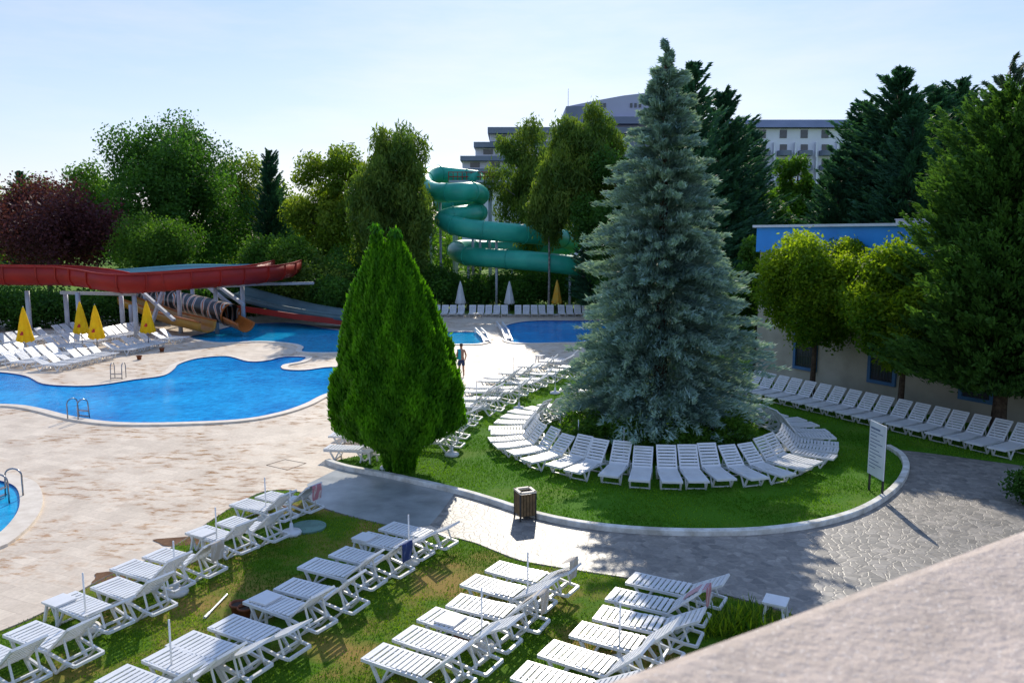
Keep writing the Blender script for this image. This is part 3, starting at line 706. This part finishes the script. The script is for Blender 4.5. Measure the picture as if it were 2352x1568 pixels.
def flume(name,label,pts,half,hgt,mat,posts,inner=None,ribs=True,n=6):
    path=smooth([W(*p) for p in pts],n)
    sec=[(-half,hgt),(-half*0.97,-0.05*hgt),(-half*0.72,-hgt*0.6),(0,-hgt*0.85),(half*0.72,-hgt*0.6),(half*0.97,-0.05*hgt),(half,hgt),(half+0.09,hgt),(half+0.06,-0.1*hgt),(half*0.76,-hgt*0.7),(0,-hgt*0.97),(-half*0.76,-hgt*0.7),(-half-0.06,-0.1*hgt),(-half-0.09,hgt)]
    t=thing(name,label,'water slide')
    mb=MB(); mb.sweep(path,sec); obj('trough',mb.mesh('trough',mat,True),t)
    if ribs:
        for i in range(2,len(path)-2,4):
            a=Vector(path[i]); d=(Vector(path[i+1])-a).normalized()*0.05
            s2=[(x*1.04+(0.03 if x>0 else -0.03),z*1.03-0.02) for x,z in sec[7:]]
            obj('rib',MB().sweep([a-d,a+d],s2+[(x*0.99,z*0.97) for x,z in reversed(sec[7:])]).mesh('rib',mat),t)
    for s in (-1,1): obj('lip',MB().sweep(path,[(s*(half+0.05)-0.06,hgt-0.02),(s*(half+0.05)+0.06,hgt-0.02),(s*(half+0.05)+0.06,hgt+0.07),(s*(half+0.05)-0.06,hgt+0.07)]).mesh('lip',inner or mat),t)
    for u,v,Y in posts:
        p=W(u,v,Y)
        m_=MB(); m_.cyl((p[0],p[1],0),(p[0],p[1],p[2]),0.16,0.16,12); obj('post',m_.mesh('post',postm,True),t)
    return path
flume('red_flume_slide','wide red open water slide flume on white posts',[(-260,630,55),(-80,632,56),(60,634,57),(150,635,57.5),(210,641,57),(280,652,56),(350,650,57),(430,644,58),(520,637,60),(590,632,62),(635,625,65),(662,616,70)],1.1,0.68,slred,[(62,668,57),(150,672,59),(178,672,56),(278,680,59),(308,678,56),(410,665,60),(494,655,60),(556,655,62)],slred)
flume('pale_blue_flume','pale blue open slide flume behind the red one',[(240,632,66),(330,626,66),(440,619,67),(540,619,68),(610,616,72)],1.0,0.35,slblue,[(330,640,66),(440,640,67)],slblue,False)
t=thing('slide_support_frame','pale steel crossbeams carrying the water slides','steel frame')
for (a,b) in (((140,672,58),(315,676,57)),((405,662,60),(560,655,61)),((490,655,62),(720,650,68)),((320,665,60),(400,735,58)),((375,665,60),(350,740,59)),((500,655,62),(560,700,60)),((530,700,60),(480,660,62))):
    m_=MB(); m_.seg(W(*a),W(*b),0.22,0.22); obj('beam',m_.mesh('beam',postm),t)
flume('grey_ramp_slide','wide grey slide lane running down into the pool',[(520,668,70),(600,690,67),(690,712,65),(790,728,63.5),(850,732,63)],1.5,0.35,slgrey,[(560,690,68)],slgrey,False)
mb=MB(); mb.sweep(smooth([W(*p) for p in [(545,708,63.2),(600,715,62.9),(680,727,62.5),(790,740,62)]],5),[(-0.08,-0.22),(0.08,-0.22),(0.08,0.22),(-0.08,0.22)])
o=obj('red_low_wall',mb.mesh('red_low_wall',slred)); o['label']='low red fibreglass wall beside grey slide'; o['category']='wall'
flume('yellow_flume_slide','yellow open slide trough ending at the pool',[(290,695,65),(340,712,63),(395,732,60.5),(440,743,58.5),(478,752,57.5)],0.65,0.42,slyel,[(300,700,63)],slor,False)
pat,nt,b=newmat('patterned_tube')
w=N(nt,'ShaderNodeTexWave'); w.inputs['Scale'].default_value=0.45; w.inputs['Distortion'].default_value=9; w.inputs['Detail'].default_value=1; nt.links.new(coord(nt),w.inputs['Vector'])
rr=N(nt,'ShaderNodeValToRGB'); rr.color_ramp.interpolation='CONSTANT'; e=rr.color_ramp.elements; e[0].color=(0.01,0.01,0.012,1); e[1].position=0.72; e[1].color=(0.42,0.42,0.40,1); q=e.new(0.95); q.color=(0.45,0.12,0.02,1)
nt.links.new(w.outputs['Fac'],rr.inputs[0]); nt.links.new(rr.outputs[0],b.inputs['Base Color']); b.inputs['Roughness'].default_value=0.35
t=thing('patterned_tube_slide','black and white patterned tube slide with orange mouth','water slide')
pp=smooth([W(*p) for p in [(330,682,68),(390,690,65),(450,702,62),(505,716,60),(530,724,59.3)]],6)
mb=MB(); mb.sweep(pp,ring(0.82),caps=False); obj('tube',mb.mesh('tube',pat,True),t)
pq=smooth([W(*p) for p in [(528,724,59.3),(550,734,58.4),(566,742,57.8)]],5)
mb=MB(); mb.sweep(pq,[(0.72*math.cos(a),0.72*math.sin(a)) for a in [math.pi+ i*math.pi/12 for i in range(13)]]+[(0.64*math.cos(a),0.64*math.sin(a)) for a in [2*math.pi- i*math.pi/12 for i in range(13)]]); obj('mouth_trough',mb.mesh('mouth_trough',slor,True),t)
a=Vector(pp[-1]);d=(a-Vector(pp[-2])).normalized()*0.08
obj('flange',MB().sweep([a-d,a+d],ring(0.88),caps=False).mesh('flange',slor,True),t)
# ------------------------------------------------------------- foliage
fdark=foliage('leaf_dark_green',(0.018,0.065,0.013),(0.07,0.17,0.022),0.4,gain=1.3)  # gain brightens the background leaf colours, painting in distance haze
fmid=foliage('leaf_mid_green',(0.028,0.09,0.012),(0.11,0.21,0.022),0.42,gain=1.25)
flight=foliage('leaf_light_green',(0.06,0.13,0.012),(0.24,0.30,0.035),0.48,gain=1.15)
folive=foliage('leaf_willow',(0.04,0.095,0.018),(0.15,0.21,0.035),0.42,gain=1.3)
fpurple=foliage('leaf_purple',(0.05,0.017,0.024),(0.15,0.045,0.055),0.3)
fconif=foliage('needle_dark',(0.018,0.065,0.042),(0.05,0.14,0.075),0.22,gain=1.3)  # needles set lighter and green-blue, so haze is in their colour
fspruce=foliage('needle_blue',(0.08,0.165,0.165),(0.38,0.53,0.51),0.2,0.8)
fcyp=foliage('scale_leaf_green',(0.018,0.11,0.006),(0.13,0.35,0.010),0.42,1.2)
fglobe=foliage('leaf_globe',(0.04,0.13,0.010),(0.32,0.42,0.02),0.52)
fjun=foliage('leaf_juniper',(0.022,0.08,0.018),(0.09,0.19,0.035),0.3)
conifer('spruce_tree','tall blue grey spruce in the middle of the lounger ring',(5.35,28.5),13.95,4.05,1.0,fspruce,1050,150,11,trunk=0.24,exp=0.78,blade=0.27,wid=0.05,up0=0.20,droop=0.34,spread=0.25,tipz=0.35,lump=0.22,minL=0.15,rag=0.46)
def cypress():
    rng=np.random.default_rng(21); x,y=G(912,1078)
    prof=np.array([(0,0.45),(0.6,0.55),(0.95,0.85),(1.2,1.45),(1.5,1.85),(1.9,2.0),(2.4,2.0),(3.2,1.8),(3.9,1.6),(4.6,1.36),(5.3,1.08),(6.0,0.78),(6.6,0.48),(7.1,0.24),(7.5,0.02)])
    Cs=[];As=[];Bs=[];T=[]
    def body(n,ox,oy,prof,zlo):
        z=rng.uniform(zlo,prof[-1,0],n*2); r=np.interp(z,prof[:,0],prof[:,1])
        k=rng.random(n*2)<(r/ r.max()+0.06); z=z[k];r=r[k]; m=len(z)
        az=rng.random(m)*2*np.pi
        lobe=1+0.045*np.sin(az*7+z*1.4)+0.045*np.sin(az*13-z*3.1)+0.035*np.sin(az*4+z*5)+0.03*np.sin(az*21+z*9)
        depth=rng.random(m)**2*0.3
        rr=r*lobe-depth+rng.normal(size=m)*0.03
        C=np.stack([ox+rr*np.cos(az),oy+rr*np.sin(az),z+0.06*rng.normal(size=m)],1)
        out=np.stack([np.cos(az),np.sin(az),0*az],1)
        A=unit(out*(0.25+0.3*rng.random((m,1)))+np.array([0,0,1.0])+0.25*rng.normal(size=(m,3)))
        B=unit(np.cross(A,out+0.6*rng.normal(size=(m,3))))
        s=(0.6+0.8*rng.random((m,1)))
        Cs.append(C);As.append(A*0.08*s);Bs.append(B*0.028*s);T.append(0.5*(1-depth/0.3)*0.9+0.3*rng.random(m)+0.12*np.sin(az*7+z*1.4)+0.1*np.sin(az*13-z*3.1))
    body(110000,0.08,0,prof,0.0)
    p2=np.array([(3.5,0.9),(5.0,0.8),(6.0,0.55),(6.7,0.36),(7.2,0.18),(7.62,0.02)]); body(16000,-0.45,-0.15,p2,3.5)
    p3=np.array([(3.5,0.8),(4.8,0.62),(5.8,0.35),(6.25,0.05)]); body(12000,-0.92,-0.15,p3,3.5)
    t=thing('cypress_tree','dense bright green two tipped cypress at lawn corner','tree',(x,y,0))
    obj('trunk',trunkmesh(6.6,0.2,[],barkm,rng),t)
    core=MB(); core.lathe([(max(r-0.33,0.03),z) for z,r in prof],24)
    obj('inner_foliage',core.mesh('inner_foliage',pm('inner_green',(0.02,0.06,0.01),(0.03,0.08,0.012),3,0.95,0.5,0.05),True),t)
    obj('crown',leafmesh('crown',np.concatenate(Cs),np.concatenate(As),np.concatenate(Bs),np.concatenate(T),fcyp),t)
cypress()
def tree_px(name,label,u,vt,vb,hw,Y,mat,n,size,**k):
    c=W(u,vt,Y); b=W(u,vb,Y); r=hw/F*Y
    return broad(name,label,(c[0],Y),c[2],max(b[2],0.1),r,mat,n,size,**k)
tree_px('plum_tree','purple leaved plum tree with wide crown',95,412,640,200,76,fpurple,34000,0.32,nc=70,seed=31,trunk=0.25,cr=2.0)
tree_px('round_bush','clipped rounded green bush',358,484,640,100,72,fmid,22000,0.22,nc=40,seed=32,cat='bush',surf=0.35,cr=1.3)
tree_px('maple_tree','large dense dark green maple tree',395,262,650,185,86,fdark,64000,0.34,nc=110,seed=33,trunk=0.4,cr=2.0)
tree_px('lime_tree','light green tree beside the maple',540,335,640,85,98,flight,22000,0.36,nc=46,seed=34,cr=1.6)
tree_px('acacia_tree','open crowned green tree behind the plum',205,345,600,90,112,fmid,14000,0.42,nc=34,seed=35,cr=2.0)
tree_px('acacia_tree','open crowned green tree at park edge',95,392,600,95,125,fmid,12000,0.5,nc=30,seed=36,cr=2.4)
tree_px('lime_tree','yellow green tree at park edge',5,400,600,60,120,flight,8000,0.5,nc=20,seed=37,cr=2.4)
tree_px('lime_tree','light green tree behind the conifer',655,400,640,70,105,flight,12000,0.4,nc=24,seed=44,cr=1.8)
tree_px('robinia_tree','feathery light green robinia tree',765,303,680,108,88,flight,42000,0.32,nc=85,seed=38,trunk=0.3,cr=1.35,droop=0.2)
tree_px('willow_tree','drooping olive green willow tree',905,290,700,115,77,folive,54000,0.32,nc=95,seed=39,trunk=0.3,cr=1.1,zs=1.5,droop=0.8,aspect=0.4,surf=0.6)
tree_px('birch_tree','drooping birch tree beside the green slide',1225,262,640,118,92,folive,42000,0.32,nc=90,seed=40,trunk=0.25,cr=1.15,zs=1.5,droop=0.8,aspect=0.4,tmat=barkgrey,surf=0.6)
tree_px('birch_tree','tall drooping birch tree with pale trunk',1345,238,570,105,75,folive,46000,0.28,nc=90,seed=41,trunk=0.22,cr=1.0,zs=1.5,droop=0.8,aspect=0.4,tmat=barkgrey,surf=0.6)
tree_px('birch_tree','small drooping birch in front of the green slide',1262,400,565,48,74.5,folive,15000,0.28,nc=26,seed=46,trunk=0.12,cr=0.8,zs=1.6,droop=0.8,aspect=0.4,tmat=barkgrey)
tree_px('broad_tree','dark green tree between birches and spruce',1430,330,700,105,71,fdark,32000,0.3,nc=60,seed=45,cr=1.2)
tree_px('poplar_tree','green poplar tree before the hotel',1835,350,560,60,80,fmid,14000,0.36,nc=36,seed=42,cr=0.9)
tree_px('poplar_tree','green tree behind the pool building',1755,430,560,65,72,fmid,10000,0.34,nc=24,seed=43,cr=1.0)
for i,(u,vt,vb,hw,Y,m) in enumerate([(640,540,640,85,73,fmid),(700,590,725,110,73,folive),(610,640,715,70,75,fdark),(800,560,720,90,76,fdark),(900,600,722,90,77,fdark),(1000,600,722,85,79,fdark),(1090,622,716,80,80,fdark),(1190,628,716,90,80,fdark),(1290,618,716,90,80,fdark),(1390,560,720,90,77,fdark),(1470,560,740,90,66,fdark),(50,655,790,120,64,fdark),(200,670,770,90,66,fdark),(330,650,745,90,70,fdark),(450,655,740,90,72,fdark),(540,640,725,80,74,fdark),(-90,640,790,90,62,fdark),(760,640,730,60,69,fdark),(1745,525,740,62,43,fmid),(1690,600,800,70,43,fdark),(1560,560,760,90,52,fdark)]):
    tree_px('shrub','dense dark green shrub behind the pools',u,vt,vb,hw,Y,m,14000,0.26 if Y>50 else 0.18,nc=34,seed=60+i,cat='shrub',surf=0.35,trunk=0.08,group='shrubs behind the pools')
broad('globe_tree','round clipped tree with sunlit yellow green top by wall',(13.55,35.4),7.65,2.5,2.75,fglobe,70000,0.16,nc=90,seed=80,trunk=0.13,cr=0.75,surf=0.4)
broad('globe_tree','round green tree with forked trunk by wall',(15.6,31.4),7.2,2.1,2.35,fglobe,60000,0.16,nc=76,seed=81,trunk=0.13,cr=0.68,surf=0.4)
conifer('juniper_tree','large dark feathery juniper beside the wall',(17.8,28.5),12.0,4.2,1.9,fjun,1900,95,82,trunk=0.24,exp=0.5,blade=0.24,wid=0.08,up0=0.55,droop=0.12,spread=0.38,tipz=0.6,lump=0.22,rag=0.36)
cm=[]
for k in range(3):
    rng=np.random.default_rng(90+k); Ht=18.0
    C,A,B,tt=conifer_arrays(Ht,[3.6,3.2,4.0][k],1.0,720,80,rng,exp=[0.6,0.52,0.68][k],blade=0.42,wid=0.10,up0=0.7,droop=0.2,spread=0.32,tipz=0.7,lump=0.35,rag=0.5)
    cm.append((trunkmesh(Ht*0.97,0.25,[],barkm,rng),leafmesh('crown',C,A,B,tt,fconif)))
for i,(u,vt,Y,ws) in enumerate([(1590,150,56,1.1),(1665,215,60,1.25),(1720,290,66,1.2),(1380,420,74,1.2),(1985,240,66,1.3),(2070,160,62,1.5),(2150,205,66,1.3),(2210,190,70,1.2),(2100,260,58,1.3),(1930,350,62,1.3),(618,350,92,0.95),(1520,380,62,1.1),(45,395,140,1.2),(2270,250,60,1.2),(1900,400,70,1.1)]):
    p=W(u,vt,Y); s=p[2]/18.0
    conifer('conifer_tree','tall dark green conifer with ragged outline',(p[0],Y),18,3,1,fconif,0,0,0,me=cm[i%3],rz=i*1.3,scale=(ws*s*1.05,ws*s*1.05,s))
p=W(2325,135,44)
conifer('pine_tree','tall sparse pine with thin open top',(p[0],44),p[2],3.0,4,foliage('needle_sparse',(0.03,0.07,0.045),(0.08,0.13,0.07),0.2),330,90,97,trunk=0.2,exp=0.5,blade=0.4,wid=0.07,up0=0.5,droop=0.2,spread=0.25,tipz=0.4)
for i in range(10):
    a=math.radians(190+i*18); r=2.6+0.4*math.sin(i*2)
    broad('juniper_shrub','low green juniper under the spruce',(5.3+r*math.cos(a),28.6+r*math.sin(a)),1.15+0.25*math.sin(i*3),0.05,1.05,fmid,8000,0.12,nc=26,seed=110+i,trunk=0.04,cat='shrub',cr=0.35,group='low junipers under the spruce')
x,y=G(2345,1165); broad('shrub','low dark shrub beside the flagstone path',(x+0.4,y),1.2,0.05,0.8,fdark,8000,0.1,nc=22,seed=130,trunk=0.04,cat='shrub',cr=0.35)
def spiky(u,v,seed):
    rng=np.random.default_rng(seed); x,y=G(u,v); n=200
    az=rng.random(n)*2*np.pi; L=0.25+0.3*rng.random(n); el=rng.uniform(0.3,1.3,n)
    A=np.stack([np.cos(az)*np.cos(el),np.sin(az)*np.cos(el),np.sin(el)],1)*(L/2)[:,None]
    B=np.stack([-np.sin(az),np.cos(az),0*az],1)*0.016
    C=A+np.stack([rng.normal(size=n)*0.28,rng.normal(size=n)*0.14,0*az],1)
    t=thing('leafy_plant','bright green strappy leaved plant at lawn edge','plant',(x,y,0.014))
    obj('leaf_cluster',leafmesh('leaf_cluster',C,A,B,rng.random(n),fglobe),t)
spiky(1655,1455,1); spiky(1715,1430,2); spiky(1690,1445,3)
rng=np.random.default_rng(140); cl=[]
for i in range(420):
    Y=rng.uniform(150,240); x=rng.uniform(-0.9,0.9)*Y
    z=rng.uniform(1,11+3*math.sin(x*0.06)+2*math.sin(x*0.17)); cl.append((x,Y,z,rng.uniform(3,5.5),0.9))
C,A,B,tt=clumps_leaves(cl,90000,1.1,rng); k=C[:,2]>0; 
obj('distant_wood',leafmesh('distant_wood',C[k],A[k],B[k],tt[k],fmid),kind='stuff')
# ------------------------------------------------------------- parapet by the viewer
led=pm('parapet_stone',(0.52,0.42,0.35),(0.40,0.32,0.265),9,0.7,0.5,0.4)
nt=led.node_tree; b=nt.nodes['Principled BSDF']; v=coord(nt,1,True)
cc=b.inputs['Base Color'].links[0].from_socket
big=ramp(nt,noise(nt,v,2.2,5,0.7),[(0.35,(0.75,0.74,0.73)),(0.65,(1.1,1.08,1.06))]); cc=mix(nt,1.0,cc,big,'MULTIPLY')
sp=ramp(nt,noise(nt,v,160,2,0.6),[(0.62,(0,0,0)),(0.72,(1,1,1))]); nt.links.new(mix(nt,sp,cc,(0.8,0.73,0.65)),b.inputs['Base Color'])
a=Vector((0.143,1.09)); c=Vector((1.13,1.69)); d=(c-a).normalized(); nrm=Vector((d.y,-d.x)); mid_=(a+c)/2+nrm*0.213
t=thing('balcony_parapet','weathered pale stone balcony parapet with rounded coping','parapet',(mid_.x,mid_.y,0),math.atan2(d.y,d.x))
mb=MB(); mb.sweep([(-2.0,0,6.705),(0,0,6.705),(3.0,0,6.705)],[(-0.23,-0.05),(0.23,-0.05),(0.23,0.025),(0.218,0.042),(0.19,0.05),(-0.19,0.05),(-0.218,0.042),(-0.23,0.025)])
obj('coping',mb.mesh('coping',led),t)
mb=MB(); mb.box((0.5,0,3.32),(5.0,0.3,6.64)); obj('wall',mb.mesh('wall',cream),t)
# ------------------------------------------------------------- camera, light, world
cam=bpy.data.cameras.new('camera'); co=link(bpy.data.objects.new('camera',cam)); co.location=(0,0,H); co.rotation_euler=(math.pi/2-P,0,0)
cam.lens=28; cam.sensor_width=36; cam.clip_end=3000; cam.clip_start=0.05
cam.dof.use_dof=True; cam.dof.focus_distance=26; cam.dof.aperture_fstop=4.5
sc.camera=co
EL=31.0; AZ=4.0
sun=bpy.data.lights.new('sun','SUN'); so=link(bpy.data.objects.new('sun',sun)); sun.energy=5.0; sun.angle=math.radians(0.5); sun.color=(1.0,0.92,0.78)
so.rotation_euler=(math.radians(-(90-EL)),0,math.radians(-AZ))
w=bpy.data.worlds.new('World'); sc.world=w; w.use_nodes=True; nt=w.node_tree
sk=nt.nodes.new('ShaderNodeTexSky'); sk.sky_type='NISHITA'; sk.sun_disc=False; sk.sun_elevation=math.radians(EL); sk.sun_rotation=math.radians(AZ)
sk.air_density=1.0; sk.dust_density=0.4; sk.ozone_density=2.0
bg=nt.nodes['Background']; nt.links.new(sk.outputs[0],bg.inputs[0]); bg.inputs[1].default_value=0.05
tc=nt.nodes.new('ShaderNodeTexCoord'); sx=nt.nodes.new('ShaderNodeSeparateXYZ'); nt.links.new(tc.outputs['Generated'],sx.inputs[0])
hz=ramp(nt,sx.outputs[2],[(0.0,(0.62,0.58,0.68)),(0.12,(0.48,0.56,0.77)),(0.35,(0.24,0.41,0.80)),(1.0,(0.26,0.42,0.82))])
cm_=N(nt,'ShaderNodeMapping'); cm_.inputs['Scale'].default_value=(1,1,5); nt.links.new(tc.outputs['Generated'],cm_.inputs[0])
cn=noise(nt,cm_.outputs[0],2.2,6,0.6)
hz=mix(nt,ramp(nt,cn,[(0.45,(0,0,0)),(0.72,(0.6,0.6,0.6))]),hz,(0.66,0.63,0.70))
b2=nt.nodes.new('ShaderNodeBackground'); nt.links.new(hz,b2.inputs[0]); b2.inputs[1].default_value=0.92
ad=nt.nodes.new('ShaderNodeAddShader'); nt.links.new(bg.outputs[0],ad.inputs[0]); nt.links.new(b2.outputs[0],ad.inputs[1])
nt.links.new(ad.outputs[0],nt.nodes['World Output'].inputs[0])
sc.view_settings.view_transform='Standard'; sc.view_settings.look='None'; sc.view_settings.exposure=0
